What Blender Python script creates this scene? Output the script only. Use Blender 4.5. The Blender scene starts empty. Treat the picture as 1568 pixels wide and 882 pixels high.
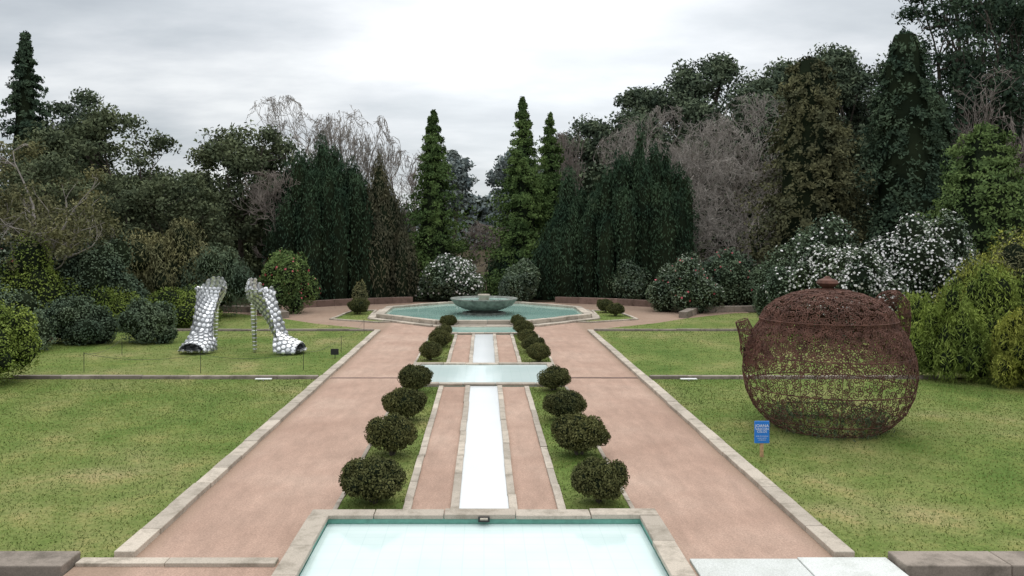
import bpy, math, numpy as np
from mathutils import Vector
R_=np.random.default_rng
sc=bpy.context.scene
COL=sc.collection

# ------------------------------------------------------------ mesh builder
class MB:
    def __init__(s): s.v=[];s.q=[];s.m=[];s.t=[];s.n=0
    def add(s,v,q,mat=0,tint=0.5):
        v=np.asarray(v,float).reshape(-1,3); q=np.asarray(q,int).reshape(-1,4)
        s.v.append(v); s.q.append(q+s.n); s.m.append(np.full(len(q),mat))
        s.t.append(np.broadcast_to(np.asarray(tint,float),(len(v),)).copy()); s.n+=len(v)
    def build(s,name,mats,smooth=False,parent=None,loc=(0,0,0)):
        v=np.concatenate(s.v);q=np.concatenate(s.q);m=np.concatenate(s.m);t=np.concatenate(s.t)
        me=bpy.data.meshes.new(name)
        me.vertices.add(len(v)); me.vertices.foreach_set('co',v.ravel().astype(np.float32))
        me.loops.add(q.size); me.loops.foreach_set('vertex_index',q.ravel().astype(np.int32))
        me.polygons.add(len(q)); me.polygons.foreach_set('loop_start',(np.arange(len(q))*4).astype(np.int32))
        me.polygons.foreach_set('material_index',m.astype(np.int32))
        me.polygons.foreach_set('use_smooth',np.full(len(q),bool(smooth)))
        me.update(calc_edges=True)
        a=me.attributes.new('tint','FLOAT','POINT'); a.data.foreach_set('value',t.astype(np.float32))
        for x in mats: me.materials.append(x)
        o=bpy.data.objects.new(name,me); COL.objects.link(o); o.location=loc
        if parent: o.parent=parent
        return o
def unit(a): return a/(np.linalg.norm(a,axis=-1,keepdims=True)+1e-9)
def segs(mb,A,B,r0,r1,mat=0,sides=3,tint=0.5):
    A=np.asarray(A,float).reshape(-1,3);B=np.asarray(B,float).reshape(-1,3);n=len(A)
    r0=np.broadcast_to(r0,(n,));r1=np.broadcast_to(r1,(n,))
    d=unit(B-A); up=np.where(np.abs(d[:,2:3])>0.9,np.array([[1.,0,0]]),np.array([[0,0,1.]]))
    s=unit(np.cross(d,up)); t=np.cross(d,s)
    an=np.arange(sides)*2*np.pi/sides
    off=s[:,None]*np.cos(an)[None,:,None]+t[:,None]*np.sin(an)[None,:,None]
    v=np.concatenate([A[:,None]+off*r0[:,None,None],B[:,None]+off*r1[:,None,None]],1)
    i=np.arange(sides);j=(i+1)%sides
    q=np.stack([i,j,j+sides,i+sides],1)
    Q=(np.arange(n)*2*sides)[:,None,None]+q[None]
    mb.add(v,Q,mat,tint)
def leaves(mb,rng,P,size,out=None,mat=0,tint=0.5,asp=0.5,bias=0.7,axis=None,axb=0):
    n=len(P); rn=unit(rng.normal(size=(n,3)))
    nn=rn if out is None else unit(rn+out*bias*1.5)
    t=rng.normal(size=(n,3))
    if axis is not None: t=unit(t)+np.asarray(axis)*axb
    t=unit(t-nn*(t*nn).sum(1,keepdims=True)); b=np.cross(nn,t)
    sz=np.broadcast_to(size,(n,))[:,None]*rng.uniform(0.6,1.3,(n,1))
    v=np.stack([P-t*sz,P+b*sz*asp,P+t*sz,P-b*sz*asp],1)
    mb.add(v,np.arange(4*n).reshape(n,4),mat,np.repeat(np.broadcast_to(tint,(n,)),4))
def revolve(mb,prof,c,seg=24,mat=0,tint=0.5,sc_=(1,1)):
    prof=np.asarray(prof,float);k=len(prof);a=np.arange(seg)*2*np.pi/seg
    v=np.stack([prof[:,0:1]*np.cos(a)*sc_[0]+c[0],prof[:,0:1]*np.sin(a)*sc_[1]+c[1],np.repeat(prof[:,1:2],seg,1)+c[2]],-1).reshape(-1,3)
    q=[]
    for i in range(k-1):
        for j in range(seg):
            q.append((i*seg+j,i*seg+(j+1)%seg,(i+1)*seg+(j+1)%seg,(i+1)*seg+j))
    mb.add(v,q,mat,tint)
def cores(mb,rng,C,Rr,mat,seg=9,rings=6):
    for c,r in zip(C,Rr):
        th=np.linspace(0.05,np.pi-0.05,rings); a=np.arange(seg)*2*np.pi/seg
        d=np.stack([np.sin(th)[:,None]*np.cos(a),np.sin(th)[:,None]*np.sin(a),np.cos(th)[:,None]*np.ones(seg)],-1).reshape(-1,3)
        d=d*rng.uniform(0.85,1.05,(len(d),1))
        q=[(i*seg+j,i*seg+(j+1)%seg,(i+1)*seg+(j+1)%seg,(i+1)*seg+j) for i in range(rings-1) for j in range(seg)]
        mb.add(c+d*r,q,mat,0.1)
def lumps(mb,rng,C,Rr,n,size,mat=0,core_mat=None,core=0.82,asp=0.5,rej=True,axis=None,axb=0,flower=None,lo=0.8,bias=0.7):
    C=np.asarray(C,float);Rr=np.asarray(Rr,float)
    w=(Rr[:,0]*Rr[:,2]); k=rng.choice(len(C),n,p=w/w.sum())
    d=unit(rng.normal(size=(n,3)));f=lo+(1.12-lo)*rng.random((n,1))**0.8
    P=C[k]+Rr[k]*d*f; keep=P[:,2]>0.02
    if rej:
        for c,r in zip(C,Rr):
            keep&=((((P-c)/r)**2).sum(1)>min(0.55,lo*lo*.85))
    P=P[keep];d=d[keep];k=k[keep]
    ct=rng.random(len(C))
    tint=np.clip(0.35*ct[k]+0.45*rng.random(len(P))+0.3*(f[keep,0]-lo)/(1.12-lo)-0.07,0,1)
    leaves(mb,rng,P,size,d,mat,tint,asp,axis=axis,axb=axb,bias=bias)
    if core_mat is not None: cores(mb,rng,C,Rr*core,core_mat)
    if flower:
        fm,fn,fs=flower
        ok=np.where((d[:,2]>-0.2)&(f[keep,0]>.95)&(ct[k]>.25))[0]
        idx=rng.choice(ok,min(fn,len(ok)),replace=False)
        leaves(mb,rng,P[idx]+d[idx]*0.06,fs,d[idx],fm,rng.random(len(idx)),0.9,bias=1.5)
def box(mb,x0,x1,y0,y1,z0,z1,mat=0,tint=0.5):
    v=[(x0,y0,z0),(x1,y0,z0),(x1,y1,z0),(x0,y1,z0),(x0,y0,z1),(x1,y0,z1),(x1,y1,z1),(x0,y1,z1)]
    mb.add(v,[(0,3,2,1),(4,5,6,7),(0,1,5,4),(1,2,6,5),(2,3,7,6),(3,0,4,7)],mat,tint)
def obox(mb,a,b,w,z0,z1,mat=0,tint=0.5,off=0):
    a=np.array(a,float);b=np.array(b,float);d=unit(b-a);n=np.array([-d[1],d[0]])
    c=[a+n*(off-w/2),b+n*(off-w/2),b+n*(off+w/2),a+n*(off+w/2)]
    v=[(*p,z0) for p in c]+[(*p,z1) for p in c]
    mb.add(v,[(0,3,2,1),(4,5,6,7),(0,1,5,4),(1,2,6,5),(2,3,7,6),(3,0,4,7)],mat,tint)
def stones(mb,rng,a,b,w,h,L=1.0,z0=-0.03,mat=0):
    a=np.array(a,float);b=np.array(b,float);T=np.linalg.norm(b-a);n=max(1,int(round(T/L)))
    cuts=np.linspace(0,1,n+1); cuts[1:-1]+=rng.uniform(-.15,.15,n-1)/n
    for i in range(n):
        g=0.006/T
        p=a+(b-a)*(cuts[i]+g);q=a+(b-a)*(cuts[i+1]-g)
        obox(mb,p,q,w*rng.uniform(.97,1.02),z0,h+rng.uniform(-.008,.008),mat,rng.random(),off=rng.uniform(-.01,.01))
def sheet(name,pts,z,mat):
    me=bpy.data.meshes.new(name);me.from_pydata([(p[0],p[1],z) for p in pts],[],[tuple(range(len(pts)))]);me.update()
    me.materials.append(mat);o=bpy.data.objects.new(name,me);COL.objects.link(o);return o
def rect(x0,x1,y0,y1): return [(x0,y0),(x1,y0),(x1,y1),(x0,y1)]
def bevel(o,w=0.012):
    m=o.modifiers.new('b','BEVEL');m.width=w;m.segments=2;m.limit_method='ANGLE';return o

# ------------------------------------------------------------ materials
def newmat(name):
    m=bpy.data.materials.new(name);m.use_nodes=True;nt=m.node_tree
    return m,nt,nt.nodes['Principled BSDF']
def N(nt,t,**k):
    n=nt.nodes.new(t)
    for a,b in k.items(): setattr(n,a,b)
    return n
def ramp(nt,fac,stops):
    r=N(nt,'ShaderNodeValToRGB');e=r.color_ramp.elements
    while len(e)<len(stops): e.new(0.5)
    for x,(p,c) in zip(e,stops): x.position=p;x.color=(*c,1)
    nt.links.new(fac,r.inputs[0]);return r.outputs[0]
def noise(nt,scale,detail=6,rough=.6,vec=None):
    n=N(nt,'ShaderNodeTexNoise');n.inputs['Scale'].default_value=scale;n.inputs['Detail'].default_value=detail;n.inputs['Roughness'].default_value=rough
    if vec is None:
        g=N(nt,'ShaderNodeNewGeometry');vec=g.outputs['Position']
    nt.links.new(vec,n.inputs['Vector']);return n.outputs['Fac']
def mix(nt,a,b,fac,mode='MIX'):
    m=N(nt,'ShaderNodeMix',data_type='RGBA',blend_type=mode)
    for sock,val in ((m.inputs[6],a),(m.inputs[7],b)):
        if isinstance(val,tuple): sock.default_value=(*val,1)
        else: nt.links.new(val,sock)
    if isinstance(fac,(int,float)): m.inputs[0].default_value=fac
    else: nt.links.new(fac,m.inputs[0])
    return m.outputs[2]
def bump(nt,b,h,s,d=0.02):
    n=N(nt,'ShaderNodeBump');n.inputs['Strength'].default_value=s;n.inputs['Distance'].default_value=d
    nt.links.new(h,n.inputs['Height']);nt.links.new(n.outputs[0],b.inputs['Normal'])
LK=1.65
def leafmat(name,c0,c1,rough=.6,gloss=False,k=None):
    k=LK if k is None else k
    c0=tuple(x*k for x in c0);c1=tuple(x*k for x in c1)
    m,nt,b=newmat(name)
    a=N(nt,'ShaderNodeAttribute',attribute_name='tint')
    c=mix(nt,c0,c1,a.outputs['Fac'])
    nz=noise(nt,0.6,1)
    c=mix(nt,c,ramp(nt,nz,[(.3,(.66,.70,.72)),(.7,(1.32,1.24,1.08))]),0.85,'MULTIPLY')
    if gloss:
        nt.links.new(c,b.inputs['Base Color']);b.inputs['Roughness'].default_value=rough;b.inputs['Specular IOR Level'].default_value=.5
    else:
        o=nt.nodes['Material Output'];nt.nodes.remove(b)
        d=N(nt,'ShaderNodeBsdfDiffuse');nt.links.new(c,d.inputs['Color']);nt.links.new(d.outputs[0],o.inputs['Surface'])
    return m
def plain(name,c,rough=.6,metal=0,spec=.5,var=.25,scale=8):
    m,nt,b=newmat(name)
    nz=noise(nt,scale,4)
    d=tuple(x*(1-var) for x in c);e=tuple(min(1,x*(1+var)) for x in c)
    nt.links.new(ramp(nt,nz,[(.3,d),(.7,e)]),b.inputs['Base Color'])
    b.inputs['Roughness'].default_value=rough;b.inputs['Metallic'].default_value=metal;b.inputs['Specular IOR Level'].default_value=spec
    return m
def stonemat(name,c,dirt=(.22,.19,.145)):
    m,nt,b=newmat(name)
    a=N(nt,'ShaderNodeAttribute',attribute_name='tint')
    base=mix(nt,tuple(x*.74 for x in c),tuple(x*1.12 for x in c),a.outputs['Fac'])
    f=noise(nt,2.3,8,.72)
    base=mix(nt,base,dirt,ramp(nt,f,[(.47,(0,0,0)),(.68,(.8,.8,.8))]))
    s=noise(nt,50,3,.7)
    base=mix(nt,base,ramp(nt,s,[(.3,(.70,.70,.70)),(.7,(1.2,1.2,1.2))]),.7,'MULTIPLY')
    nt.links.new(base,b.inputs['Base Color']);b.inputs['Roughness'].default_value=.85;b.inputs['Specular IOR Level'].default_value=.25
    return m
def gravelmat():
    m,nt,b=newmat('pink_gravel')
    l=noise(nt,.35,6,.6);f=noise(nt,34,5,.85)
    mp=N(nt,'ShaderNodeMapping');mp.inputs['Scale'].default_value=(2.6,.7,1);g=N(nt,'ShaderNodeNewGeometry');nt.links.new(g.outputs['Position'],mp.inputs[0])
    md=noise(nt,1.3,7,.72,mp.outputs[0])
    c=ramp(nt,l,[(.3,(.385,.26,.20)),(.5,(.44,.305,.238)),(.72,(.50,.365,.29))])
    c=mix(nt,c,ramp(nt,md,[(.3,(.80,.80,.79)),(.7,(1.12,1.10,1.09))]),.9,'MULTIPLY')
    c=mix(nt,c,ramp(nt,f,[(.28,(.50,.50,.50)),(.72,(1.42,1.42,1.42))]),.85,'MULTIPLY')
    # darker brown, uneven edges close to the kerbs
    sp_=N(nt,'ShaderNodeSeparateXYZ');nt.links.new(g.outputs['Position'],sp_.inputs[0])
    ab=N(nt,'ShaderNodeMath',operation='ABSOLUTE');nt.links.new(sp_.outputs[0],ab.inputs[0])
    ad=N(nt,'ShaderNodeMath',operation='ADD');nt.links.new(ab.outputs[0],ad.inputs[0])
    mm=N(nt,'ShaderNodeMath',operation='MULTIPLY');nt.links.new(md,mm.inputs[0]);mm.inputs[1].default_value=.5;nt.links.new(mm.outputs[0],ad.inputs[1])
    mr=N(nt,'ShaderNodeMapRange');nt.links.new(ad.outputs[0],mr.inputs[0]);mr.inputs[1].default_value=4.95;mr.inputs[2].default_value=5.25;mr.inputs[3].default_value=0;mr.inputs[4].default_value=.45
    c=mix(nt,c,(.20,.15,.10),mr.outputs[0])
    nt.links.new(c,b.inputs['Base Color']);b.inputs['Roughness'].default_value=.95;b.inputs['Specular IOR Level'].default_value=.15
    return m
def lawnmat(name='grass'):
    m,nt,b=newmat(name)
    l=noise(nt,.22,7,.62);md=noise(nt,.9,8,.75);f=noise(nt,20,5,.88)
    c=ramp(nt,l,[(.30,(.090,.150,.030)),(.45,(.130,.182,.043)),(.57,(.18,.208,.066)),(.70,(.25,.24,.105))])
    c=mix(nt,c,ramp(nt,md,[(.32,(.60,.76,.52)),(.5,(1,1,1)),(.66,(1.5,1.2,1.4))]),.9,'MULTIPLY')
    c=mix(nt,c,ramp(nt,f,[(.30,(.38,.42,.35)),(.70,(1.55,1.5,1.55))]),.85,'MULTIPLY')
    nt.links.new(c,b.inputs['Base Color']);b.inputs['Roughness'].default_value=.9;b.inputs['Specular IOR Level'].default_value=.1
    return m
def watermat(name,c,c2,rough=.07,tile=0):
    m,nt,b=newmat(name)
    f=noise(nt,.5,4)
    col=ramp(nt,f,[(.3,c),(.7,c2)])
    if tile:
        g=N(nt,'ShaderNodeNewGeometry')
        br=N(nt,'ShaderNodeTexBrick');br.offset=0;br.inputs['Scale'].default_value=1
        br.inputs['Brick Width'].default_value=tile;br.inputs['Row Height'].default_value=tile;br.inputs['Mortar Size'].default_value=.008
        br.inputs['Color1'].default_value=(1,1,1,1);br.inputs['Color2'].default_value=(.975,.985,.985,1);br.inputs['Mortar'].default_value=(.90,.935,.935,1)
        nt.links.new(g.outputs['Position'],br.inputs['Vector'])
        col=mix(nt,col,br.outputs[0],1.0,'MULTIPLY')
    nt.links.new(col,b.inputs['Base Color']);b.inputs['Roughness'].default_value=rough;b.inputs['Specular IOR Level'].default_value=.5;b.inputs['IOR'].default_value=1.33
    bump(nt,b,noise(nt,5,2),.06,.01);return m

M=dict(
 gravel=gravelmat(),lawn=lawnmat(),
 stone=stonemat('pale_granite',(.52,.455,.375)),
 stone_d=stonemat('weathered_granite',(.32,.27,.225),(.10,.085,.065)),
 stone_r=stonemat('reddish_stone',(.24,.16,.13),(.10,.07,.05)),
 white=stonemat('white_painted_stone',(.66,.68,.65),(.5,.52,.48)),
 water=watermat('pale_pool_water',(.60,.725,.705),(.69,.79,.77),tile=.3),
 chan=watermat('channel_water',(.66,.69,.69),(.72,.74,.74),rough=.15),
 teal=watermat('teal_water',(.27,.46,.40),(.38,.57,.50)),
 tealwall=plain('teal_painted_wall',(.16,.40,.32),.5,var=.15),
 bark=plain('bark',(.10,.085,.07),.9,var=.4,scale=6,spec=.1),
 barkg=plain('grey_bark',(.30,.27,.24),.9,var=.3,scale=3,spec=.1),
 twig=plain('twig',(.24,.205,.18),.9,var=.3,scale=.4,spec=.1),
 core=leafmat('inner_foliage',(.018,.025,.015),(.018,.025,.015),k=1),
 soil=plain('soil_and_leaf_litter',(.07,.055,.035),.95,var=.5,scale=1.2,spec=.05),
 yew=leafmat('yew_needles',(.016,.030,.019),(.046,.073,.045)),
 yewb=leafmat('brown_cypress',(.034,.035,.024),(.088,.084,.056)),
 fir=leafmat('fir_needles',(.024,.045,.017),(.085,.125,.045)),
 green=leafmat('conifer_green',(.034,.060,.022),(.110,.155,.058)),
 dark=leafmat('dark_conifer',(.020,.036,.026),(.060,.086,.056)),
 oak=leafmat('oak_leaves',(.034,.046,.028),(.112,.130,.078)),
 olive=leafmat('olive_leaves',(.045,.050,.026),(.15,.145,.08)),
 pine=leafmat('hazed_pine_needles',(.034,.048,.036),(.092,.115,.076)),  # needle colour lifted slightly paler and bluer to paint in distance haze
 pinef=leafmat('hazed_far_foliage',(.13,.16,.165),(.19,.22,.22),k=1.3),  # aerial haze painted into the leaf colour, pale and bluish
 camel=leafmat('camellia_leaves',(.024,.042,.024),(.088,.122,.072),.35,True),
 grey=leafmat('grey_green_leaves',(.035,.052,.034),(.11,.145,.10)),
 bright=leafmat('bright_green_leaves',(.050,.078,.018),(.18,.225,.058)),
 yell=leafmat('yellow_green_leaves',(.065,.084,.018),(.25,.26,.062)),
 box=leafmat('box_leaves',(.026,.032,.013),(.100,.102,.045)),
 rust=leafmat('brownish_leaves',(.038,.042,.025),(.098,.098,.056)),
 fwhite=plain('white_petals',(.70,.68,.66),.6,var=.1),
 fred=plain('red_petals',(.45,.07,.09),.6,var=.2),
 blade=leafmat('grass_blades',(.09,.14,.034),(.25,.27,.10),k=1),
)

# ------------------------------------------------------------ world, sun, camera
w=bpy.data.worlds.new('World');sc.world=w;w.use_nodes=True;nt=w.node_tree;nt.nodes.clear()
SUN_EL=math.radians(48);SUN_AZ=math.radians(12)   # clockwise from +Y
out=N(nt,'ShaderNodeOutputWorld');bg=N(nt,'ShaderNodeBackground');bg.inputs[1].default_value=.1
sky=N(nt,'ShaderNodeTexSky');sky.sky_type='NISHITA';sky.sun_disc=False;sky.sun_elevation=SUN_EL;sky.sun_rotation=SUN_AZ
tc=N(nt,'ShaderNodeTexCoord');sp=N(nt,'ShaderNodeSeparateXYZ');nt.links.new(tc.outputs['Generated'],sp.inputs[0])
def mth(op,a,b=None):
    m=N(nt,'ShaderNodeMath',operation=op)
    for i,x in enumerate((a,b)):
        if x is None: continue
        if isinstance(x,(int,float)): m.inputs[i].default_value=x
        else: nt.links.new(x,m.inputs[i])
    return m.outputs[0]
zz=mth('ADD',mth('MAXIMUM',sp.outputs[2],0.0),.16)
cb=N(nt,'ShaderNodeCombineXYZ');nt.links.new(mth('DIVIDE',sp.outputs[0],zz),cb.inputs[0]);nt.links.new(mth('DIVIDE',sp.outputs[1],zz),cb.inputs[1])
mp=N(nt,'ShaderNodeMapping');mp.inputs['Location'].default_value=(5.1,2.2,0);mp.inputs['Rotation'].default_value=(0,0,math.radians(-20));mp.inputs['Scale'].default_value=(.85,1.2,1);nt.links.new(cb.outputs[0],mp.inputs[0])
n1=noise(nt,.95,8,.55,mp.outputs[0])
cl=ramp(nt,n1,[(.34,(4.1,4.5,4.9)),(.45,(5.2,5.6,5.95)),(.54,(6.5,6.8,7.1)),(.66,(8.6,8.8,8.9))])
dt=N(nt,'ShaderNodeVectorMath',operation='DOT_PRODUCT');nt.links.new(tc.outputs['Generated'],dt.inputs[0])
gd=Vector((.08,1,.23)).normalized();dt.inputs[1].default_value=gd
gl=mth('MULTIPLY',mth('POWER',mth('MAXIMUM',dt.outputs['Value'],0.0),45.0),4.2)
gc=N(nt,'ShaderNodeCombineXYZ')
for i in range(3): nt.links.new(gl,gc.inputs[i])
col=mix(nt,cl,gc.outputs[0],1.0,'ADD')
zen=mth('MULTIPLY',mth('POWER',mth('MAXIMUM',sp.outputs[2],0.0),1.7),14.5)
zc=N(nt,'ShaderNodeCombineXYZ')
for i in range(3): nt.links.new(zen,zc.inputs[i])
col=mix(nt,col,zc.outputs[0],1.0,'ADD')
col=mix(nt,col,sky.outputs[0],0.10)
nt.links.new(col,bg.inputs[0]);nt.links.new(bg.outputs[0],out.inputs[0])
sl=bpy.data.lights.new('sun','SUN');sl.energy=1.0;sl.angle=math.radians(18);sl.color=(1,.96,.9)
so=bpy.data.objects.new('sun',sl);COL.objects.link(so)
sd=Vector((math.sin(SUN_AZ)*math.cos(SUN_EL),math.cos(SUN_AZ)*math.cos(SUN_EL),math.sin(SUN_EL)))
so.rotation_euler=sd.to_track_quat('Z','Y').to_euler()
cam=bpy.data.cameras.new('camera');co=bpy.data.objects.new('camera',cam);COL.objects.link(co);sc.camera=co
co.location=(0,0,4.6);co.rotation_euler=(math.radians(90),0,0)
cam.lens=30;cam.sensor_width=36;cam.shift_x=.0274;cam.shift_y=-.0504;cam.clip_end=3000
sc.view_settings.view_transform='Standard';sc.view_settings.look='None';sc.view_settings.exposure=0

# ------------------------------------------------------------ ground
g=MB()
nx,ny=60,60
xs=np.linspace(-900,900,nx+1);ys=np.concatenate([np.linspace(-60,62,12),np.linspace(70,1500,ny-11)])
X,Y=np.meshgrid(xs,ys)
Z=-0.012+np.clip((Y-75)/200,0,1)*(3+6*np.clip(X/80,-.2,1.5))
v=np.stack([X,Y,Z],-1).reshape(-1,3);W=nx+1
q=[(j*W+i,j*W+i+1,(j+1)*W+i+1,(j+1)*W+i) for j in range(len(ys)-1) for i in range(nx)]
g.add(v,q);g.build('ground',[M['soil']],True)
sheet('gravel_path',rect(-5.7,5.7,2,41.6),.004,M['gravel'])
sheet('gravel_plaza',[(-7,41.6),(7,41.6),(16,44),(16,56),(8,59.5),(-8,59.5),(-16,56),(-16,44)],.004,M['gravel'])
def lawn(name,poly,seed,dens):
    rng=R_(seed);mb=MB()
    P=np.array(poly);x0,y0=P.min(0);x1,y1=P.max(0)
    o=sheet(name,poly,.014,M['lawn'])
    n=int(dens*(x1-x0)*(y1-y0))
    p=np.stack([rng.uniform(x0,x1,n),rng.uniform(y0,y1,n)],1)
    ins=np.zeros(n,bool);j=len(P)-1
    for i in range(len(P)):
        a=(P[i,1]>p[:,1])!=(P[j,1]>p[:,1])
        xx=(P[j,0]-P[i,0])*(p[:,1]-P[i,1])/(P[j,1]-P[i,1]+1e-12)+P[i,0]
        ins^=a&(p[:,0]<xx);j=i
    p=p[ins];n=len(p)
    h=rng.uniform(.010,.035,n);an=rng.uniform(0,np.pi,n);wd=.006+p[:,1]*.0003
    b=np.stack([p[:,0],p[:,1],np.full(n,.01)],1)
    s=np.stack([np.cos(an)*wd,np.sin(an)*wd,np.zeros(n)],1)
    ln=np.stack([rng.normal(0,.015,n),rng.normal(0,.015,n),h],1)
    v=np.stack([b-s,b+s,b+ln+s*.25,b+ln-s*.25],1)
    mb.add(v,np.arange(4*n).reshape(n,4),0,np.repeat(rng.random(n),4))
    mb.build('grass_blades',[M['blade']],parent=o)
for sgn in (-1,1):
    f=lambda pts:[(sgn*a,b) for a,b in (pts if sgn>0 else pts[::-1])]
    lawn('lawn',f([(5.3,12.15),(17,12.15),(17,27.4),(5.3,27.4)]),5+sgn,330)
    lawn('lawn',f([(5.3,27.7),(19,27.7),(19,41.3),(5.3,41.3)]),8+sgn,100)
    lawn('lawn',f([(5.3,41.65),(20,41.65),(20,52),(15,51),(11.3,47.7),(9,45),(6.5,42.9)]),12+sgn,40)
    for (ya,yb,s) in ((14.0,26.0,20),(30.6,39.8,24)):
        lawn('planting_strip',f([(1.37,ya),(2.46,ya),(2.46,yb),(1.37,yb)]),s+sgn,500)
    lawn('grass_bed',f([(8.4,47),(8.0,52.5),(6.7,52.5),(6.6,48.4),(5.0,45.7),(5.6,45.3)]),30+sgn,60)
rng=R_(3)
for sgn in (-1,1):
    mb=MB();stones(mb,rng,(sgn*5.15,12.2),(sgn*5.15,27.75),.30,.09,1.1);bevel(mb.build('stone_kerb',[M['stone']]))
    mb=MB();stones(mb,rng,(sgn*5.15,27.9),(sgn*5.15,41.4),.27,.09,1.1);bevel(mb.build('stone_kerb',[M['stone']]))
    mb=MB();stones(mb,rng,(sgn*5.35,27.55),(sgn*15.2,27.55),.22,.11,1.4);bevel(mb.build('lawn_edge_kerb',[M['stone_d']]))
    mb=MB();stones(mb,rng,(sgn*5.35,41.5),(sgn*16,41.5),.22,.10,1.4);bevel(mb.build('lawn_edge_kerb',[M['stone_d']]))
    mb=MB();stones(mb,rng,(sgn*2.6,27.7),(sgn*4.98,27.7),.16,.015,1.2);mb.build('stone_threshold',[M['stone_r']])
    for ya,yb in ((13.9,26.0),(30.6,39.8)):
        mb=MB();stones(mb,rng,(sgn*1.30,ya),(sgn*1.30,yb),.14,.05,.9);stones(mb,rng,(sgn*2.5,ya),(sgn*2.5,yb),.08,.03,.9)
        bevel(mb.build('planting_strip_kerb',[M['stone']]),.008)
        mb=MB();stones(mb,rng,(sgn*.485,ya),(sgn*.485,yb),.14,.07,1.2);bevel(mb.build('channel_kerb',[M['stone']]),.008)
    mb=MB()
    pl=[(8.45,47),(8.05,52.5),(6.65,52.6),(6.5,48.4),(4.9,45.7),(5.6,45.25),(8.45,47)]
    for a,b in zip(pl[:-1],pl[1:]): stones(mb,rng,(sgn*a[0],a[1]),(sgn*b[0],b[1]),.14,.08,1.0)
    bevel(mb.build('grass_bed_kerb',[M['stone']]),.008)
    mb=MB();pl=[(5.0,59.2),(9,57.2),(12.2,54.8)]
    for a,b in zip(pl[:-1],pl[1:]): stones(mb,rng,(sgn*a[0],a[1]),(sgn*b[0],b[1]),.45,.42,1.3)
    bevel(mb.build('low_stone_wall',[M['stone_r']]),.02)
    mb=MB();pl=[(11.2,48.0),(12.8,51.5),(17.5,52.5)]
    for a,b in zip(pl[:-1],pl[1:]): stones(mb,rng,(sgn*a[0],a[1]),(sgn*b[0],b[1]),.5,.36,1.3)
    bevel(mb.build('low_stone_wall',[M['stone_d']]),.02)
    mb=MB();stones(mb,rng,(sgn*5.72,11.85),(sgn*14,11.85),.55,.14,1.6);bevel(mb.build('terrace_wall',[M['stone_d']]),.02)
mb=MB();stones(mb,rng,(-5.7,11.98),(-2.9,11.98),.22,.05,1.3);bevel(mb.build('terrace_step',[M['stone']]),.01)
mb=MB();stones(mb,rng,(2.9,11.6),(5.7,11.6),.95,.05,1.4);bevel(mb.build('terrace_step',[M['white']]),.01)
for a,b in ((14.0,26.0),(30.6,39.8)):
    sheet('water_channel',rect(-.42,.42,a-.1,b+.05),.03,M['chan'])
def pool(name,hx,y0,y1,cw,zt,zw,wm):
    e=bpy.data.objects.new(name,None);COL.objects.link(e)
    mb=MB()
    stones(mb,rng,(-hx,y1-cw/2),(hx,y1-cw/2),cw,zt,1.1,z0=zt-.07)
    stones(mb,rng,(-hx,y0+cw/2),(hx,y0+cw/2),cw,zt,1.1,z0=zt-.07)
    for s in (-1,1): stones(mb,rng,(s*(hx-cw/2),y0+cw),(s*(hx-cw/2),y1-cw),cw,zt,1.2,z0=zt-.07)
    bevel(mb.build('coping',[M['stone']],parent=e),.012)
    mb=MB()
    for (a,b,c,d) in ((-hx+.03,hx-.03,y1-cw+.03,y1-.03),(-hx+.03,hx-.03,y0+.03,y0+cw-.03),(-hx+.03,-hx+cw-.03,y0+cw-.03,y1-cw+.03),(hx-cw+.03,hx-.03,y0+cw-.03,y1-cw+.03)):
        box(mb,a,b,c,d,-.02,zt-.072)
    mb.build('wall',[M['tealwall']],parent=e)
    w_=sheet('water',rect(-hx+cw-.02,hx-cw+.02,y0+cw-.02,y1-cw+.02),zw,wm);w_.parent=e
    return e
p1=pool('rectangular_pool',2.77,4.5,13.8,.32,.20,.05,M['water'])
mb=MB();box(mb,-.09,.09,13.43,13.47,.10,.18,0);box(mb,-.06,.06,13.39,13.428,.145,.17,1);mb.build('overflow_spout',[plain('black_metal',(.02,.02,.02),.4),M['stone']],parent=p1)
pool('rectangular_pool',2.5,26.1,30.5,.28,.10,.05,M['water'])
pool('rectangular_pool',2.35,39.9,43.0,.26,.10,.05,M['teal'])
e=bpy.data.objects.new('octagonal_fountain_pool',None);COL.objects.link(e)
def octp(rx,ry,cx=0,cy=50): 
    a=[22.5+45*i for i in range(8)];k=1/math.cos(math.radians(22.5))
    return [(cx+rx*k*math.cos(math.radians(t)),cy+ry*k*math.sin(math.radians(t))) for t in a]
mb=MB()
for rx,ry,h,wd in ((6.0,6.4,.30,.42),(6.45,6.85,.10,.4)):
    pp=octp(rx-wd/2,ry-wd/2)
    for i in range(8): stones(mb,rng,pp[i],pp[(i+1)%8],wd,h,1.3)
bevel(mb.build('octagonal_rim',[M['stone']],parent=e),.015)
o=sheet('water',octp(5.7,6.1),.17,M['teal']);o.parent=e
e=bpy.data.objects.new('stone_fountain_bowl',None);COL.objects.link(e)
mb=MB();revolve(mb,[(.01,.15),(1.25,.15),(1.2,.27),(.75,.3),(.7,.36),(1.1,.44),(1.6,.66),(1.88,.98),(1.93,1.0),(1.93,1.06),(1.72,1.06),(1.5,.9),(.01,.86)],(0,49,0),64)
v=mb.v[0];rr=np.hypot(v[:,0],v[:,1]-49);an=np.arctan2(v[:,1]-49,v[:,0]);sel=(rr>.9)&(rr<1.9)&(v[:,2]<1.0)
k_=1+.05*np.abs(np.cos(an*12))-.03
v[sel,0]*=k_[sel];v[sel,1]=49+(v[sel,1]-49)*k_[sel]
mb.build('bowl',[plain('mossy_stone',(.17,.185,.16),.8,var=.5,scale=4)],False,parent=e)
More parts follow.
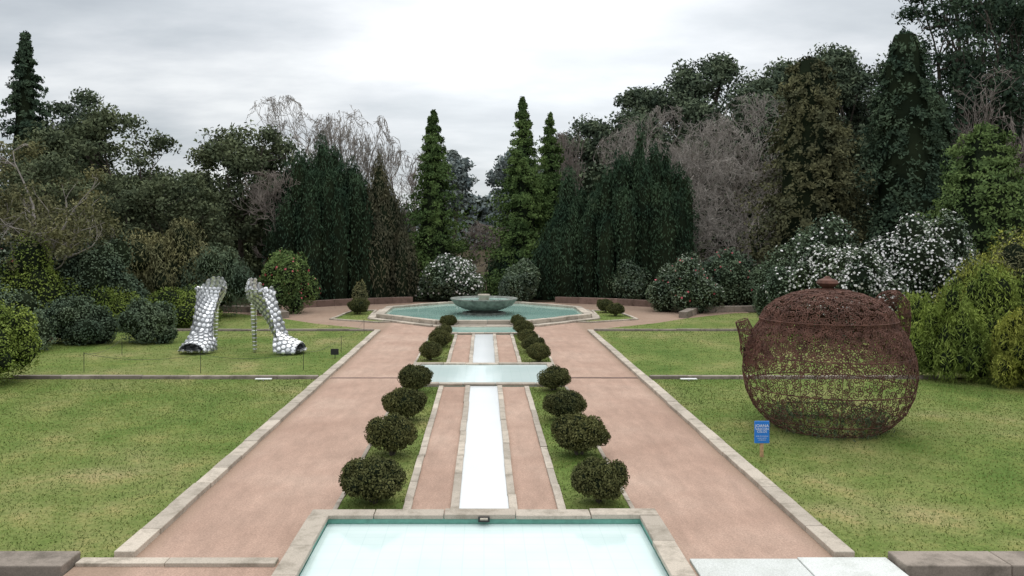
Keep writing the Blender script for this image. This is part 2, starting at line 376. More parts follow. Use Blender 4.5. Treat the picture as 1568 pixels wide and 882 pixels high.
mb=MB();revolve(mb,[(1.7,.965),(.01,.965)],(0,49,0),32);mb.build('water',[M['teal']],parent=e)
mb=MB();revolve(mb,[(.32,.86),(.30,1.16),(.36,1.2),(.34,1.28),(.01,1.3)],(0,49,0),20);mb.build('jet_pedestal',[M['stone']],True,parent=e)

# ------------------------------------------------------------ plants
def boxball(seed):
    rng=R_(seed);mb=MB()
    C=[(0,0,.42)];Rr=[(.50,.50,.30)]
    for i in range(40):
        d=unit(rng.normal(size=3));u=rng.uniform(.9,1.1);C.append((d[0]*.40*u,d[1]*.40*u,.42+d[2]*.23*u));r=rng.uniform(.10,.19);Rr.append((r,r,r*.8))
    C=np.array(C);Rr=np.array(Rr)
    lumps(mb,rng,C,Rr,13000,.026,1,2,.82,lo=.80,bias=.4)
    for i in range(6):
        a=rng.uniform(0,6.28);segs(mb,[(.05*math.cos(a),.05*math.sin(a),0)],[(.2*math.cos(a),.2*math.sin(a),.3)],.022,.015,0,5)
    o=mb.build('box_shrub',[M['bark'],M['box'],M['core']]);return o.data,o
protos=[boxball(i) for i in range(5)]
for _,o in protos: bpy.data.objects.remove(o)
rng=R_(77)
BX=[(-1.9,14.7,1.06),(-1.95,17.9,1.04),(-1.98,21.3,1.0),(-2.03,25.1,1.0),(-1.96,31.6,.85),(-1.8,35.4,.95),(-1.85,38.9,.8),(-1.8,43.3,.85),
    (2.0,14.7,.95),(2.0,17.9,1.07),(2.02,21.3,1.04),(2.08,25.4,.98),(2.0,31.2,.85),(1.95,33.6,.85),(1.85,36.4,.85),(1.85,39.5,.9),(1.75,43.3,.8),
    (-7.4,50.4,1.15),(7.3,51.4,1.0),(7.6,49.2,1.0)]
for i,(x,y,s) in enumerate(BX):
    o=bpy.data.objects.new('box_shrub',protos[i%5][0]);COL.objects.link(o);o.location=(x,y,.01)
    o.scale=(s*rng.uniform(.93,1.03),s*rng.uniform(.93,1.03),s*rng.uniform(.92,1.1));o.rotation_euler=(0,0,rng.uniform(0,6.28))

def mk(name,x,y,h,r,mat,seed,n=14000,size=.06,flower=None,nl=22,asp=.5,ry=None,axis=None,axb=0,ls=.36,lo=.80,core=.83,bias=.7):
    rng=R_(seed);mb=MB();ry=ry or r
    C=[];Rr=[]
    for i in range(nl):
        d=unit(rng.normal(size=3));d[2]=abs(d[2]);u=rng.uniform(.5,.84)
        lr=rng.uniform(.5,1.25)*ls
        C.append((x+d[0]*r*u,y+d[1]*ry*u,h*(.15+.62*d[2]*rng.uniform(.7,1.18))));Rr.append((r*lr,ry*lr,h*lr*.75))
    C.append((x,y,h*.4));Rr.append((r*.66,ry*.66,h*.42))
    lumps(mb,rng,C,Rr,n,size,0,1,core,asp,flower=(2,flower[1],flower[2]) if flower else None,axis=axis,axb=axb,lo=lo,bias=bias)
    mats=[M[mat],M['core']]
    if flower: mats.append(M['fwhite'] if flower[0]=='w' else M['fred'])
    return mb.build(name,mats)
# left side
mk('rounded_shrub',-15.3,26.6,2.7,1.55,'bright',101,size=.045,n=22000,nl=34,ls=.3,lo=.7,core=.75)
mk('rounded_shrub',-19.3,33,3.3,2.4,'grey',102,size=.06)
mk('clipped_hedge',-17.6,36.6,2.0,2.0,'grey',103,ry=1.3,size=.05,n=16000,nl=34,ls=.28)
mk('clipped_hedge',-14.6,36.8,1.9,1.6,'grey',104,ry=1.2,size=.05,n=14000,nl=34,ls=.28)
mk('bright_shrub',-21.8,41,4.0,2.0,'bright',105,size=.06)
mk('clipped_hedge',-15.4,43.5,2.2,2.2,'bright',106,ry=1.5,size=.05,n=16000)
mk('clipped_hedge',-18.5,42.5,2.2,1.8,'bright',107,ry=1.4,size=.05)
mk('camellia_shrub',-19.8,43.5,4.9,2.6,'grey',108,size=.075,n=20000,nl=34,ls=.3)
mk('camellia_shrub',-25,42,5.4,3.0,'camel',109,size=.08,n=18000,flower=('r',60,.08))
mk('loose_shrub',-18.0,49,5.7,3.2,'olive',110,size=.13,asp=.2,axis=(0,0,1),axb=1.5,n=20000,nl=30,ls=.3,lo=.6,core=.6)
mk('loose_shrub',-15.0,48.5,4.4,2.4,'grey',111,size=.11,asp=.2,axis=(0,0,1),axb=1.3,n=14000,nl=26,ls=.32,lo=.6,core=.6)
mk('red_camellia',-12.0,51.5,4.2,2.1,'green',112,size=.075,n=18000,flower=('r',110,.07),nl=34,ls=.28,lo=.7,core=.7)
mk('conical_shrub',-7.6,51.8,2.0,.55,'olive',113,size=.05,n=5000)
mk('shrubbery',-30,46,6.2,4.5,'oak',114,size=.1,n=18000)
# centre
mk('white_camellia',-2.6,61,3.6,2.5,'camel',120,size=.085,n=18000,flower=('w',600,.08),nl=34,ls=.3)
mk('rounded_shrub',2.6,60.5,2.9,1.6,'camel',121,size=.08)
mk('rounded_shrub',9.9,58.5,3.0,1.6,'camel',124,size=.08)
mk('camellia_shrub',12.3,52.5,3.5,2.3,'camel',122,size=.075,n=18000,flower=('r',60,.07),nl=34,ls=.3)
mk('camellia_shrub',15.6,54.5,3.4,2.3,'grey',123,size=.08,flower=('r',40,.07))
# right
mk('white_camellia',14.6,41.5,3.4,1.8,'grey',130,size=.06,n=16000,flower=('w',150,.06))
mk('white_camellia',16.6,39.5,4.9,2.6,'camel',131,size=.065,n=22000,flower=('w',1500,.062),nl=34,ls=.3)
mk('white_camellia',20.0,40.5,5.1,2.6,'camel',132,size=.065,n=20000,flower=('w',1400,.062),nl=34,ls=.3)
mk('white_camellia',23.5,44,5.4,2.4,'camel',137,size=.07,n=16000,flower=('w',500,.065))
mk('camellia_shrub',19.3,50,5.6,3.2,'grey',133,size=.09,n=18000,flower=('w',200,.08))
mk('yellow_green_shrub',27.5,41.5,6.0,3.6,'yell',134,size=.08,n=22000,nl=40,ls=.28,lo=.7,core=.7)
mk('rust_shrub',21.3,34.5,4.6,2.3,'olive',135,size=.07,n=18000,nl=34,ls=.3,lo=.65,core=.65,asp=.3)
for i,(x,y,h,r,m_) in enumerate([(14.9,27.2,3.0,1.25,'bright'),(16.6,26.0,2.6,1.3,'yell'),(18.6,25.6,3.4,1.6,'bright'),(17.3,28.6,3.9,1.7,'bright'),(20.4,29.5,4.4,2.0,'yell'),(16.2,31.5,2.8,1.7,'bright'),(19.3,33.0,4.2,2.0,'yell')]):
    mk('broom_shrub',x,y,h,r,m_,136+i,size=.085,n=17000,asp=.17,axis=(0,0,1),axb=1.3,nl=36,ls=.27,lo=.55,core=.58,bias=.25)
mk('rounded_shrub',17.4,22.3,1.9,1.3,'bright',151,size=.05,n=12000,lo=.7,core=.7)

def branching(rng,L0,r0,levels,k,spread,up=.15,shrink=.68,nseg=3,start=.35,lean=.05):
    pos=np.zeros((1,3));d=np.array([[rng.normal()*lean,rng.normal()*lean,1.]]);L=np.array([L0]);r=np.array([r0])
    A=[];B=[];RA=[];RB=[];tips=None
    for lv in range(levels):
        pts=[pos];dd=d
        for s in range(nseg):
            dd=unit(dd+rng.normal(size=dd.shape)*(.10 if lv==0 else .22)+np.array([0,0,up*(lv>0)]))
            pts.append(pts[-1]+dd*(L/nseg)[:,None])
        taper=.55
        for s in range(nseg):
            A.append(pts[s]);B.append(pts[s+1]);RA.append(r*(1-(1-taper)*s/nseg));RB.append(r*(1-(1-taper)*(s+1)/nseg))
        tips=pts[-1]
        if lv==levels-1: break
        kk=k[lv];n=len(pos);PP=np.stack(pts,1)
        t=rng.uniform(start if lv==0 else .25,1,(n,kk))*nseg;t[:,0]=nseg*.999
        i=np.minimum(t.astype(int),nseg-1);f=(t-i)[...,None];ar=np.arange(n)[:,None]
        np_=PP[ar,i]*(1-f)+PP[ar,i+1]*f
        nd=unit(dd[:,None]+rng.normal(size=(n,kk,3))*spread[lv])
        rad=r[:,None]*(1-(1-taper)*t/nseg)*.62
        L=(L[:,None]*shrink*rng.uniform(.65,1.15,(n,kk))).ravel();r=rad.ravel();pos=np_.reshape(-1,3);d=nd.reshape(-1,3)
    return A,B,RA,RB,tips
def fit(A,B,tips,h,r,cb,pc=88):
    al=np.concatenate(B);rr=np.percentile(np.hypot(al[:,0],al[:,1]),pc);zz=np.percentile(al[:,2],97)
    s=np.array([r/rr,r/rr,h/zz])
    c=np.array([0,0,h*(1+cb)/2]);ax=np.array([r,r,h*(1-cb)/2])
    def cl(p):
        p=p*s;q=(p-c)/ax;nrm=np.linalg.norm(q,axis=1);lim=.97+.09*np.sin(q[:,0]*7+q[:,1]*5)*np.cos(q[:,2]*6+q[:,1]*4)
        m=(nrm>lim)&(p[:,2]>h*cb)
        q2=q.copy();q2[m]=q[m]/nrm[m][:,None]*(lim[m]*(.97))[:,None]
        return np.where(m[:,None],q2*ax+c,p)
    return [cl(a) for a in A],[cl(b) for b in B],cl(tips)
def bare(name,x,y,h,r,seed,mat='twig',levels=6,k=(6,5,4,4,4),sides=3,z0=0,thick=1,cb=.15):
    rng=R_(seed);A,B,RA,RB,t=branching(rng,h*.5,h*.016*thick,levels,k,(.6,.6,.6,.65,.7))
    A,B,t=fit(A,B,t,h,r,cb,94);mb=MB()
    A=np.concatenate(A);B=np.concatenate(B)
    segs(mb,A,B,np.maximum(np.concatenate(RA),.020),np.maximum(np.concatenate(RB),.015),0,sides)
    return mb.build(name,[M[mat]],loc=(x,y,z0))
def broad(name,x,y,h,r,leaf,seed,n=110,size=.13,cl=1.0,levels=4,k=(8,4,4),bark='bark',start=.35,asp=.5,z0=0,flat=.6,thick=1,up=.1,cb=.25,pw=.45):
    rng=R_(seed);A,B,RA,RB,t=branching(rng,h*.55,h*.02*thick,levels,k,(.8,.75,.75,.7),start=start,up=up)
    A,B,t=fit(A,B,t,h-cl*.5,r-cl*.5,cb);mb=MB()
    segs(mb,np.concatenate(A),np.concatenate(B),np.maximum(np.concatenate(RA),.02),np.maximum(np.concatenate(RB),.014),0,4)
    K=len(t);d=unit(rng.normal(size=(K,n,3)));rad=rng.random((K,n,1))**pw*rng.uniform(.5,1.15,(K,1,1))
    off=d*rad*cl*np.array([1,1,flat]);P=(t[:,None]+off).reshape(-1,3)
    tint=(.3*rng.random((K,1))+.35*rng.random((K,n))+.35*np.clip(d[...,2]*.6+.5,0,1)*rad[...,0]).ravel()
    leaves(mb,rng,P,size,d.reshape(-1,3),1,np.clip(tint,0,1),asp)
    return mb.build(name,[M[bark],M[leaf]],loc=(x,y,z0))
def conifer(name,x,y,h,r,leaf,seed,nb=420,n=70,size=.12,droop=.25,pw=.8,core=.45,base=.03,z0=0,ragged=.4):
    rng=R_(seed);mb=MB()
    segs(mb,[(0,0,0)],[(0,0,h*.97)],h*.018,.03,0,6)
    t=base+(1-base)*rng.random(nb)**1.1*.98
    nw=int(h*1.5);tw=np.round(t*nw+rng.normal(0,.16,nb))/nw;t=np.clip(np.where(rng.random(nb)<.7,tw,t),base,.985)
    an=rng.uniform(0,2*np.pi,nb)
    side=1+.22*np.sin(an*2+t*11+seed)+.12*np.sin(an*3-t*23)
    L=r*(1-t)**pw*rng.uniform(1-ragged,1.12,nb)*side+.12
    s=rng.random((nb,n))**.6
    z=t[:,None]*h-droop*L[:,None]*s**1.3+rng.normal(0,.10,(nb,n))*(1+L[:,None]*.2)+.12*L[:,None]*np.maximum(s-.8,0)*5
    wv=rng.normal(0,.13,(nb,n))*(.5+L[:,None]*.3)
    P=np.stack([np.cos(an)[:,None]*L[:,None]*s-np.sin(an)[:,None]*wv,np.sin(an)[:,None]*L[:,None]*s+np.cos(an)[:,None]*wv,z],-1).reshape(-1,3)
    out=unit(np.stack([np.repeat(np.cos(an),n),np.repeat(np.sin(an),n),np.full(nb*n,.5)],1))
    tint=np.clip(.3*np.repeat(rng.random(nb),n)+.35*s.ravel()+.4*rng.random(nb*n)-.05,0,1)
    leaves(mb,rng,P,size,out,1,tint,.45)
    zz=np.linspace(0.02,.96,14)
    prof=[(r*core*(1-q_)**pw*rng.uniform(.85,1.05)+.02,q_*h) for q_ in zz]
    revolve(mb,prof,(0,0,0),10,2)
    return mb.build(name,[M['bark'],M[leaf],M['core']],loc=(x,y,z0))
def yew(name,x,y,h,r,leaf,seed,ncol=34,n=60000,size=.13,ry=None,fall=.45,cr=.9,fp=2.2,px=0):
    rng=R_(seed);mb=MB();ry=ry or r;C=[];Cc=[];Hh=[]
    for i in range(ncol):
        rho=math.sqrt((i+.5)/ncol);a=i*2.39996+rng.uniform(-.3,.3)
        X_=math.cos(a)*rho;dd=min(1.35,math.hypot(X_-px,math.sin(a)*rho))
        hh=h*(1-fall*dd**fp)*rng.uniform(.86,1.0)
        c=cr*rng.uniform(.7,1.2)
        C.append((x+X_*(r-c),y+math.sin(a)*rho*(ry-c)));Cc.append(c);Hh.append(max(hh,h*.3))
    Hh[int(np.argmax(Hh))]=h
    C=np.array(C);Cc=np.array(Cc);Hh=np.array(Hh)
    def prf(u): return np.where(u<.55,.85+.15*np.sin(u*5),np.sqrt(np.clip(1-((u-.55)/.45)**1.6,0,1))*.99)
    w=Cc*Hh;k=rng.choice(ncol,n,p=w/w.sum())
    u=rng.random(n)**.75;an=rng.uniform(0,2*np.pi,n)
    rad=Cc[k]*prf(u)*(.88+.24*rng.random(n))*(1+.14*np.sin(an*3+u*9+k))+.03
    P=np.stack([C[k,0]+np.cos(an)*rad,C[k,1]+np.sin(an)*rad,u*Hh[k]+rng.normal(0,.22,n)],1)
    keep=P[:,2]>.05
    for j in range(ncol):
        uu=np.clip(P[:,2]/Hh[j],0,1)
        keep&=~((np.hypot(P[:,0]-C[j,0],P[:,1]-C[j,1])<Cc[j]*prf(uu)*.72)&(P[:,2]<Hh[j]))
    P=P[keep];kk=k[keep];a2=an[keep]
    ou=np.stack([np.cos(a2),np.sin(a2),np.full(len(a2),.3)],1)
    tint=np.clip(.35*rng.random(ncol)[kk]+.55*rng.random(len(P)),0,1)
    leaves(mb,rng,P,size,ou,0,tint,.28,axis=(0,0,1),axb=2.2)
    for j in range(ncol):
        us=np.linspace(0,.97,10)
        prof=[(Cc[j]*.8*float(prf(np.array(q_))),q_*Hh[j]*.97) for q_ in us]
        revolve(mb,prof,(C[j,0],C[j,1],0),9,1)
    return mb.build(name,[M[leaf],M['core']])
yew('irish_yew',-11.3,62,12.0,4.8,'yew',201,ncol=44,fall=.36,fp=2.1,n=60000,px=-.1,cr=.9)
yew('columnar_cypress',-6.7,61,10.2,2.3,'yewb',202,ncol=16,n=22000,fall=.45,fp=1.5,cr=.8,px=-.4)
yew('irish_yew',10.9,62,12.5,5.0,'yew',203,ncol=46,fall=.42,fp=1.5,n=60000,px=.15,cr=.92)
yew('irish_yew',5.9,63,9.6,3.0,'yew',204,ncol=20,n=28000,fall=.5,fp=1.3,px=.3)
yew('dark_hedge',2.4,66,4.6,2.4,'yew',205,ncol=10,n=12000)
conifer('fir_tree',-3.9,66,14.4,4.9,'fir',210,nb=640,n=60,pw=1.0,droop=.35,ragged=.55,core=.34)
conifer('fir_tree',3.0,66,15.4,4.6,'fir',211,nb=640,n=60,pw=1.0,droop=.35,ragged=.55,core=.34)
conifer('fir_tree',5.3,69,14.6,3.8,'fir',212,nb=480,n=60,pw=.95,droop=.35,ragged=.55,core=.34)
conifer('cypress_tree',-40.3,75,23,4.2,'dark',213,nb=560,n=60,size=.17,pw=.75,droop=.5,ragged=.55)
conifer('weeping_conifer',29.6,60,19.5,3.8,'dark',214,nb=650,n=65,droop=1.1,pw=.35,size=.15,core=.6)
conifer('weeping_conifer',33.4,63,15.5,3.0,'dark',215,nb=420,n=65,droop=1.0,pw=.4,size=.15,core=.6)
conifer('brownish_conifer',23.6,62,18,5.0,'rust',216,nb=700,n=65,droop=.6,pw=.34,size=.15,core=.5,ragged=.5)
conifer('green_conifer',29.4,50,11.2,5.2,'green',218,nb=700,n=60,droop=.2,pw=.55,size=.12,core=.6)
# broadleaf left
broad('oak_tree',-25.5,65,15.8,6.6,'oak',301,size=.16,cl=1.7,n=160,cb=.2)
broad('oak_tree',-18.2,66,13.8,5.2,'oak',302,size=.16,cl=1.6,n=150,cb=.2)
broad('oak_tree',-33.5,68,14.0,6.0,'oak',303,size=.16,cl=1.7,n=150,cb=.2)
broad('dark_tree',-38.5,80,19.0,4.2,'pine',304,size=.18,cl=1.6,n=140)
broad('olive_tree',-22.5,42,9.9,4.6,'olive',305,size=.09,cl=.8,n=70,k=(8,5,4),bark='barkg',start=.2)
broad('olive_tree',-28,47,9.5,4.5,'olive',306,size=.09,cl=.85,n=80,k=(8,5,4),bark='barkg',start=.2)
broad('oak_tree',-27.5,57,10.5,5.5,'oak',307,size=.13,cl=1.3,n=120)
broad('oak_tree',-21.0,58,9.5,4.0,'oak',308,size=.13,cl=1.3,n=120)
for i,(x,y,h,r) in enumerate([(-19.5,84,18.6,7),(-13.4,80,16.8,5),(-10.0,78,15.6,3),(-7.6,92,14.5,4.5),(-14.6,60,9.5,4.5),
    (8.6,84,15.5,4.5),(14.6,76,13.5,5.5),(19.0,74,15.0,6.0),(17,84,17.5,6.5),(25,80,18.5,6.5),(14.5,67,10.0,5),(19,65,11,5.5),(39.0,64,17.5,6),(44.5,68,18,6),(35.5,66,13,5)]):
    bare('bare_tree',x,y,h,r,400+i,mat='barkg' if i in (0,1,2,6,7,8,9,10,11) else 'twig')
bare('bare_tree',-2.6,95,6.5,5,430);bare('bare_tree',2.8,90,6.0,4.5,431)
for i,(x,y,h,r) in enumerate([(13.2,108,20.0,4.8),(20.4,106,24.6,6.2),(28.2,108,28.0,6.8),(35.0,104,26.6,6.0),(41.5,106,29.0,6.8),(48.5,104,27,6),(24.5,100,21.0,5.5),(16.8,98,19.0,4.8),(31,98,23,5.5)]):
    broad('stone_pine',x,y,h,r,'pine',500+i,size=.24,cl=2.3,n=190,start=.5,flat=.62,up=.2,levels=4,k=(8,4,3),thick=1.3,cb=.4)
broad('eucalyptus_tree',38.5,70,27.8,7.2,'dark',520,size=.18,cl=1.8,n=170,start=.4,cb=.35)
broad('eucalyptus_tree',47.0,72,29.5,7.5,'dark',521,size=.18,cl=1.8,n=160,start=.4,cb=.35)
def woodland(name,boxes,leaf,seed,n,size,per):
    rng=R_(seed);mb=MB();C=[];Rr=[]
    for (x0,x1,y0,y1,h0,h1,z0) in boxes:
        for i in range(per):
            x=rng.uniform(x0,x1);y=rng.uniform(y0,y1);h=h0+(h1-h0)*(x-x0)/(x1-x0);h*=rng.uniform(.7,1.05)
            r=h*rng.uniform(.18,.3)
            for j in range(3):
                C.append((x+rng.normal()*r*.6,y+rng.normal()*r*.6,z0+h*(.25+.27*j)));Rr.append((r*(1.1-.15*j),r*(1.1-.15*j),h*.24))
    lumps(mb,rng,C,Rr,n,size,0,1,.75,rej=False,lo=.72)
    return mb.build(name,[M[leaf],M['core']])
woodland('woodland',[(-70,-16,82,100,11,11,0),(-22,-9,72,84,5,5,0)],'oak',601,70000,.26,22)
woodland('woodland',[(12,34,92,98,12,19,0),(30,75,84,100,16,18,0)],'pine',602,80000,.26,26)
woodland('woodland',[(-50,-14,68,74,4.5,4.5,0),(12,52,68,72,4,4,0)],'oak',603,60000,.2,20)
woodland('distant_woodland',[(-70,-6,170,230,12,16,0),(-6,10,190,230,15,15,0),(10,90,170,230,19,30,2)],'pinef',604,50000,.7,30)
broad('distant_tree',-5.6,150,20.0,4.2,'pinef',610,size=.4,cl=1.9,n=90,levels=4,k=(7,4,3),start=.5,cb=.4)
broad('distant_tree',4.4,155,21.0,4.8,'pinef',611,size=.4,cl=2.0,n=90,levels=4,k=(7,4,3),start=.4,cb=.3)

# ------------------------------------------------------------ shoe sculptures
steel,ntx,bx=newmat('polished_steel');bx.inputs['Metallic'].default_value=1;bx.inputs['Roughness'].default_value=.33
a=N(ntx,'ShaderNodeAttribute',attribute_name='tint')
ntx.links.new(mix(ntx,(.55,.56,.57),(.97,.97,.97),a.outputs['Fac']),bx.inputs['Base Color'])
dsteel=plain('dull_steel',(.30,.31,.32),.5,metal=.7)
def inst(mb,tv,tq,P,X_,Y_,Z_,s,mat,tint):
    n=len(P);v=P[:,None]+(tv[None,:,0:1]*X_[:,None]+tv[None,:,1:2]*Y_[:,None]+tv[None,:,2:3]*Z_[:,None])*np.broadcast_to(s,(n,))[:,None,None]
    Q=(np.arange(n)*len(tv))[:,None,None]+tq[None];mb.add(v,Q,mat,np.repeat(tint,len(tv)))
tmp=MB();revolve(tmp,[(1,0),(1.03,.08),(.9,.14),(.5,.22),(.2,.25),(.2,.45),(.01,.47)],(0,0,0),12);LV=tmp.v[0];LQ=tmp.q[0]
def shoe(x,y,yaw,seed):
    rng=R_(seed);mb=MB()
    K=np.array([(1.38,.14,.30,.5,1),(1.15,.11,.55,.5,1),(.75,.12,.64,.6,1),(.38,.32,.56,.9,1),(.10,.75,.46,1.2,1.1),(-.15,1.22,.42,1.35,1.3),(-.42,1.58,.45,1.45,1.5),(-.72,1.86,.52,1.5,1.8),(-.97,2.10,.58,1.5,1.7),(-1.06,2.48,.58,1.35,1.4),(-.98,2.74,.46,1.1,1.2),(-.90,2.90,.26,.8,1.0)])
    nc=K.shape[1]
    def catm(t):
        t=np.clip(t,0,1)*(len(K)-1);return np.stack([np.interp(t,np.arange(len(K)),K[:,i]) for i in range(nc)],-1)
    def S(t,a):
        k=catm(t);k1=catm(t+.03);k0=catm(t-.03);tg=unit(np.stack([k1[...,0]-k0[...,0],k1[...,1]-k0[...,1]],-1))
        nx,nz=tg[...,1],-tg[...,0]
        w=k[...,2];ph=k[...,3]*a;d=w*(1-np.cos(ph))*k[...,4];l=w*np.sin(ph)/np.sin(np.minimum(k[...,3],1.57))
        return np.stack([k[...,0]+nx*d,l,k[...,1]+nz*d*.85],-1)
    def V(t,a):
        u=1.22-.85*t;h=.34+.42*t;w=.45+.22*np.sin(np.clip(t+.15,0,1)*np.pi*.6)
        an=a*math.pi/2
        return np.stack([u-.12*np.cos(an)*t,w*np.sin(an),.08+h*np.cos(an)],-1)
    def surf(F,nt_,na,Ls,wid):
        T,A_=np.meshgrid(np.linspace(0,1,nt_),np.linspace(-1,1,na),indexing='ij');G=F(T,A_)
        q=[(i*na+j,i*na+j+1,(i+1)*na+j+1,(i+1)*na+j) for i in range(nt_-1) for j in range(na-1)]
        mb.add(G.reshape(-1,3),q,1)
        sp_=.175
        rows=int(Ls/sp_)
        for i in range(rows):
            t=(i+.5)/rows;na_=max(2,int(wid(t)/sp_))
            aa=(np.arange(na_)+.5+(.25 if i%2 else -.25))/na_*2-1;aa=aa[(aa>-1)&(aa<1)]
            tt=np.full(len(aa),t)
            P=F(tt,aa);du=unit(F(tt+.01,aa)-F(tt-.01,aa));dv=unit(F(tt,aa+.02)-F(tt,aa-.02));nn=unit(np.cross(du,dv));yy=np.cross(nn,du)
            for sg in (1,-1):
                inst(mb,LV,LQ,P+nn*sg*.012,du,yy*sg,nn*sg,.078,0,rng.random(len(P)))
    def wd(t):
        k=catm(np.array(t));return 2*float(k[2])*float(k[3])*(1+.35*(float(k[4])-1))/.95
    surf(S,40,14,5.0,wd)
    surf(V,12,16,.95,lambda t:1.7)
    for i in range(13):
        f=i/13;z1=1.9*(1-f);z0=1.9*(1-(i+1)/13)+.01;xx=-.78+.06*f;r=.13-.05*f
        revolve(mb,[(.01,z1),(r,z1),(r*1.08,z1-.02),(r*.9,z0+.03),(r*.85,z0),(.01,z0)],(xx,0,0),14,0,rng.random())
    o=mb.build('high_heel_shoe_sculpture',[steel,dsteel],loc=(x,y,.02));o.rotation_euler=(0,0,yaw);return o
shoe(-8.35,33.6,math.radians(-12),1)
shoe(-11.15,34.3,math.radians(-100),2)

# ------------------------------------------------------------ teapot sculpture
iron=plain('rusty_wrought_iron',(.125,.060,.043),.8,var=.45,scale=5,spec=.3)
def teapot(cx,cy):
    rng=R_(9);mb=MB()
    PR=np.array([(1.20,.02),(1.42,.16),(1.70,.46),(1.88,.85),(1.96,1.3),(1.92,1.75),(1.80,2.1),(1.66,2.38),(1.55,2.52),(1.56,2.60),(1.44,2.82),(1.18,3.04),(.82,3.20),(.5,3.28),(.12,3.33)])
    L=np.concatenate([[0],np.cumsum(np.hypot(*np.diff(PR,axis=0).T))])
    def body(u,v):
        r=np.interp(v,L,PR[:,0]);z=np.interp(v,L,PR[:,1]);return np.stack([r*np.cos(u),r*np.sin(u),z],-1)
    def rad(v): return float(np.interp(v,L,PR[:,0]))
    Tt=L[-1];SA=[];SB=[]
    def scroll(F,u,v,r,R0):
        n=12;th0=rng.uniform(0,6.28);dr=rng.choice([-1,1])
        for sg in (1,-1):
            tau=np.linspace(0,1,n);rr=R0*(1-tau*.75);th=th0+dr*tau*2*np.pi*1.2
            ox=R0*math.cos(th0);oy=R0*math.sin(th0)
            du=sg*(rr*np.cos(th)-ox);dv=sg*(rr*np.sin(th)-oy)
            p=F(u+du/r,v+dv);SA.append(p[:-1]);SB.append(p[1:])
    cell=.26;v=.12
    while v<Tt-.1:
        r=rad(v);z=np.interp(v,L,PR[:,1]);nn=max(5,int(2*np.pi*r/cell));dens=1 if z<1.5 else (4 if z<2.5 else 2)
        for d in range(dens):
            for i in range(nn):
                u=(i+rng.uniform(-.15,.15)+.37*d)/nn*2*np.pi
                vv=np.clip(v+rng.uniform(-.04,.04)+d*.06,.08,Tt-.05)
                scroll(body,u,vv,max(rad(vv),.3),rng.uniform(.065,.09))
        v+=cell*.8 if z<2.4 else cell*.6
    segs(mb,np.concatenate(SA),np.concatenate(SB),.0105,.0105,0,3)
    for vv in [0.01,L[9],L[8],L[12],L[13]]+[float(x) for x in np.linspace(.45,L[8],4)]:
        u=np.linspace(0,2*np.pi,61);p=body(u,np.full(61,vv));segs(mb,p[:-1],p[1:],.013,.013,0,4)
    for i in range(14):
        vv=np.linspace(0,Tt,30);p=body(np.full(30,i*2*np.pi/14),vv);segs(mb,p[:-1],p[1:],.009,.009,0,3)
    revolve(mb,[(.12,3.30),(.10,3.34),(.2,3.40),(.26,3.46),(.22,3.53),(.1,3.57),(.05,3.62),(.01,3.63)],(0,0,0),14,0)
    def sweep(C,Rr):
        C=np.array(C,float);Rr=np.array(Rr,float);ll=np.concatenate([[0],np.cumsum(np.linalg.norm(np.diff(C,axis=0),axis=1))])
        def cc(v): 
            v=np.clip(v,0,ll[-1]);return np.stack([np.interp(v,ll,C[:,i]) for i in range(3)],-1)
        def F(u,v):
            c=cc(v);t=unit(cc(v+.05)-cc(v-.05));b=np.broadcast_to(np.array([0,1.,0]),t.shape);n=np.cross(t,b);r=np.interp(v,ll,Rr)[...,None]
            return c+(n*np.cos(u)[...,None]+b*np.sin(u)[...,None])*r
        v=.04
        while v<ll[-1]:
            r=float(np.interp(v,ll,Rr))
            for i in range(max(3,int(2*np.pi*r/.15))):
                scroll(F,np.array(rng.uniform(0,6.28)),v,max(r,.1),.05)
            v+=.11
        for k in np.arange(0,ll[-1]+.01,ll[-1]/5):
            u=np.linspace(0,2*np.pi,17);p=F(u,np.full(17,k));segs(mb,p[:-1],p[1:],.011,.011,0,3)
        for i in range(8):
            vv=np.linspace(0,ll[-1],14);p=F(np.full(14,i*np.pi/4),vv);segs(mb,p[:-1],p[1:],.009,.009,0,3)
    n0=len(SA)
    sweep([(-1.60,0,1.5),(-1.82,0,1.9),(-1.94,0,2.25),(-2.06,0,2.56)],[.36,.27,.18,.15])
    sweep([(1.15,0,2.88),(1.4,0,3.08),(1.62,0,3.10),(1.78,0,2.92),(1.83,0,2.6),(1.80,0,2.1)],[.14,.18,.20,.19,.17,.14])
    segs(mb,np.concatenate(SA[n0:]),np.concatenate(SB[n0:]),.0095,.0095,0,3)
    return mb.build('wrought_iron_teapot_sculpture',[iron],loc=(cx,cy,.02))
teapot(8.25,20.5)
rng=R_(55);mb=MB();n=3200
ang=rng.uniform(0,2*np.pi,n);ang=np.round(ang*2.2)/2.2+rng.normal(0,.13,n);rr=1.15+rng.normal(0,.14,n);hz=rng.random(n)**1.4*.45
P=np.stack([rr*np.cos(ang),rr*np.sin(ang),hz+.03],1);leaves(mb,rng,P,.05,None,0,rng.random(n),.25,axis=(0,0,1),axb=1.3)
mb.build('weeds',[M['oak']],loc=(8.25,20.5,.01))

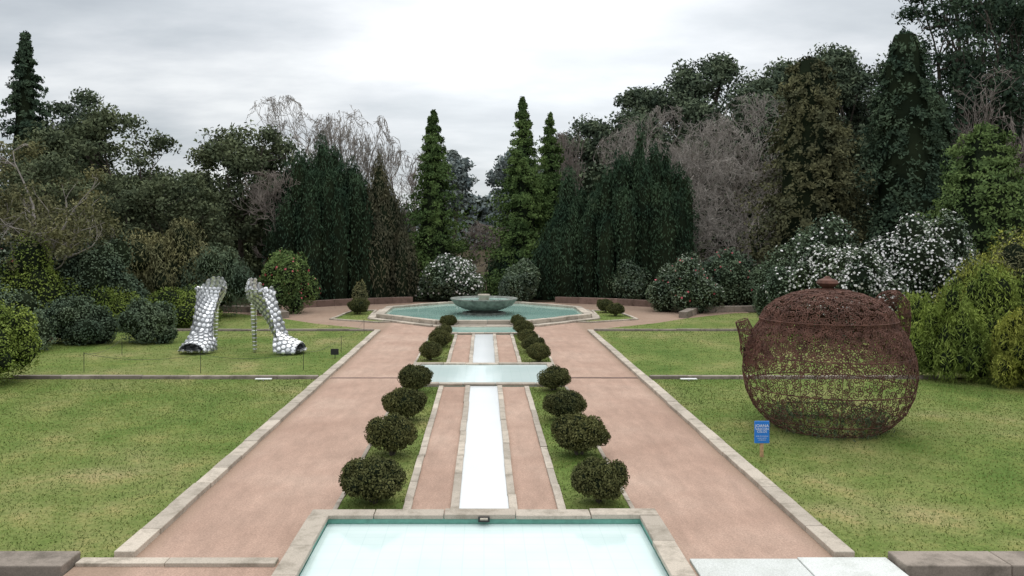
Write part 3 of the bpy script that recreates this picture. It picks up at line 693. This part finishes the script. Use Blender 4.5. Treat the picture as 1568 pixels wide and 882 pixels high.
# ------------------------------------------------------------ sign, floodlight, rope barrier, labels
e=bpy.data.objects.new('information_sign',None);COL.objects.link(e);e.location=(5.78,17.75,0)
blue=plain('blue_sign_paint',(.02,.20,.68),.4,var=.05);wp=plain('white_lettering',(.8,.8,.8),.5,var=.03);wood=plain('pale_wood',(.50,.30,.16),.7,var=.3,scale=20)
mb=MB();box(mb,-.155,.155,-.012,.012,.30,.76);bevel(mb.build('panel',[blue],parent=e),.006)
mb=MB();box(mb,-.03,.03,.0125,.045,0,.6);bevel(mb.build('post',[wood],parent=e),.004)
mb=MB();box(mb,-.03,.03,-.02,.0124,0,.298);mb.build('post_foot',[wood],parent=e)
for txt,sz,z in (('JOANA',.085,.635),('VASCON',.066,.575),('CELOS',.066,.52),('jardim de esculturas',.030,.44),('parque e jardim',.028,.40),('entrada livre',.028,.36)):
    c=bpy.data.curves.new('lettering','FONT');c.body=txt;c.size=sz;c.align_x='CENTER';c.extrude=.001;c.materials.append(wp)
    o=bpy.data.objects.new('lettering',c);COL.objects.link(o);o.parent=e;o.location=(0,-.0135,z);o.rotation_euler=(math.radians(90),0,0);o.scale=(1.05,1,1)
blk=plain('black_plastic',(.015,.015,.017),.5)
mb=MB();segs(mb,[(0,0,0)],[(0,0,.16)],.015,.015,0,6);box(mb,-.13,.13,-.06,.06,.15,.34);box(mb,-.15,.15,-.075,-.061,.13,.36);bevel(mb.build('floodlight',[blk],loc=(-5.62,32.2,.01)),.01)
mb=MB()
PT=[(-5.65,40.2),(-5.62,33.6),(-6.2,29.3),(-9.5,28.6),(-13.5,28.8),(-14,33)]
segs(mb,[(a,b,0) for a,b in PT],[(a,b,.7) for a,b in PT],.010,.010,0,5)
for a,b in zip(PT[:-1],PT[1:]):
    t=np.linspace(0,1,9);z=.65-.2*4*t*(1-t);p=np.stack([a[0]+(b[0]-a[0])*t,a[1]+(b[1]-a[1])*t,z],1);segs(mb,p[:-1],p[1:],.005,.005,0,4)
mb.build('rope_barrier',[blk])
for x in (-7.0,6.5):
    mb=MB();box(mb,-.26,.26,-.07,.07,0,.03);box(mb,-.02,.02,-.02,.02,-.1,0);bevel(mb.build('label_plate',[wp],loc=(x,27.1,.06)),.005)
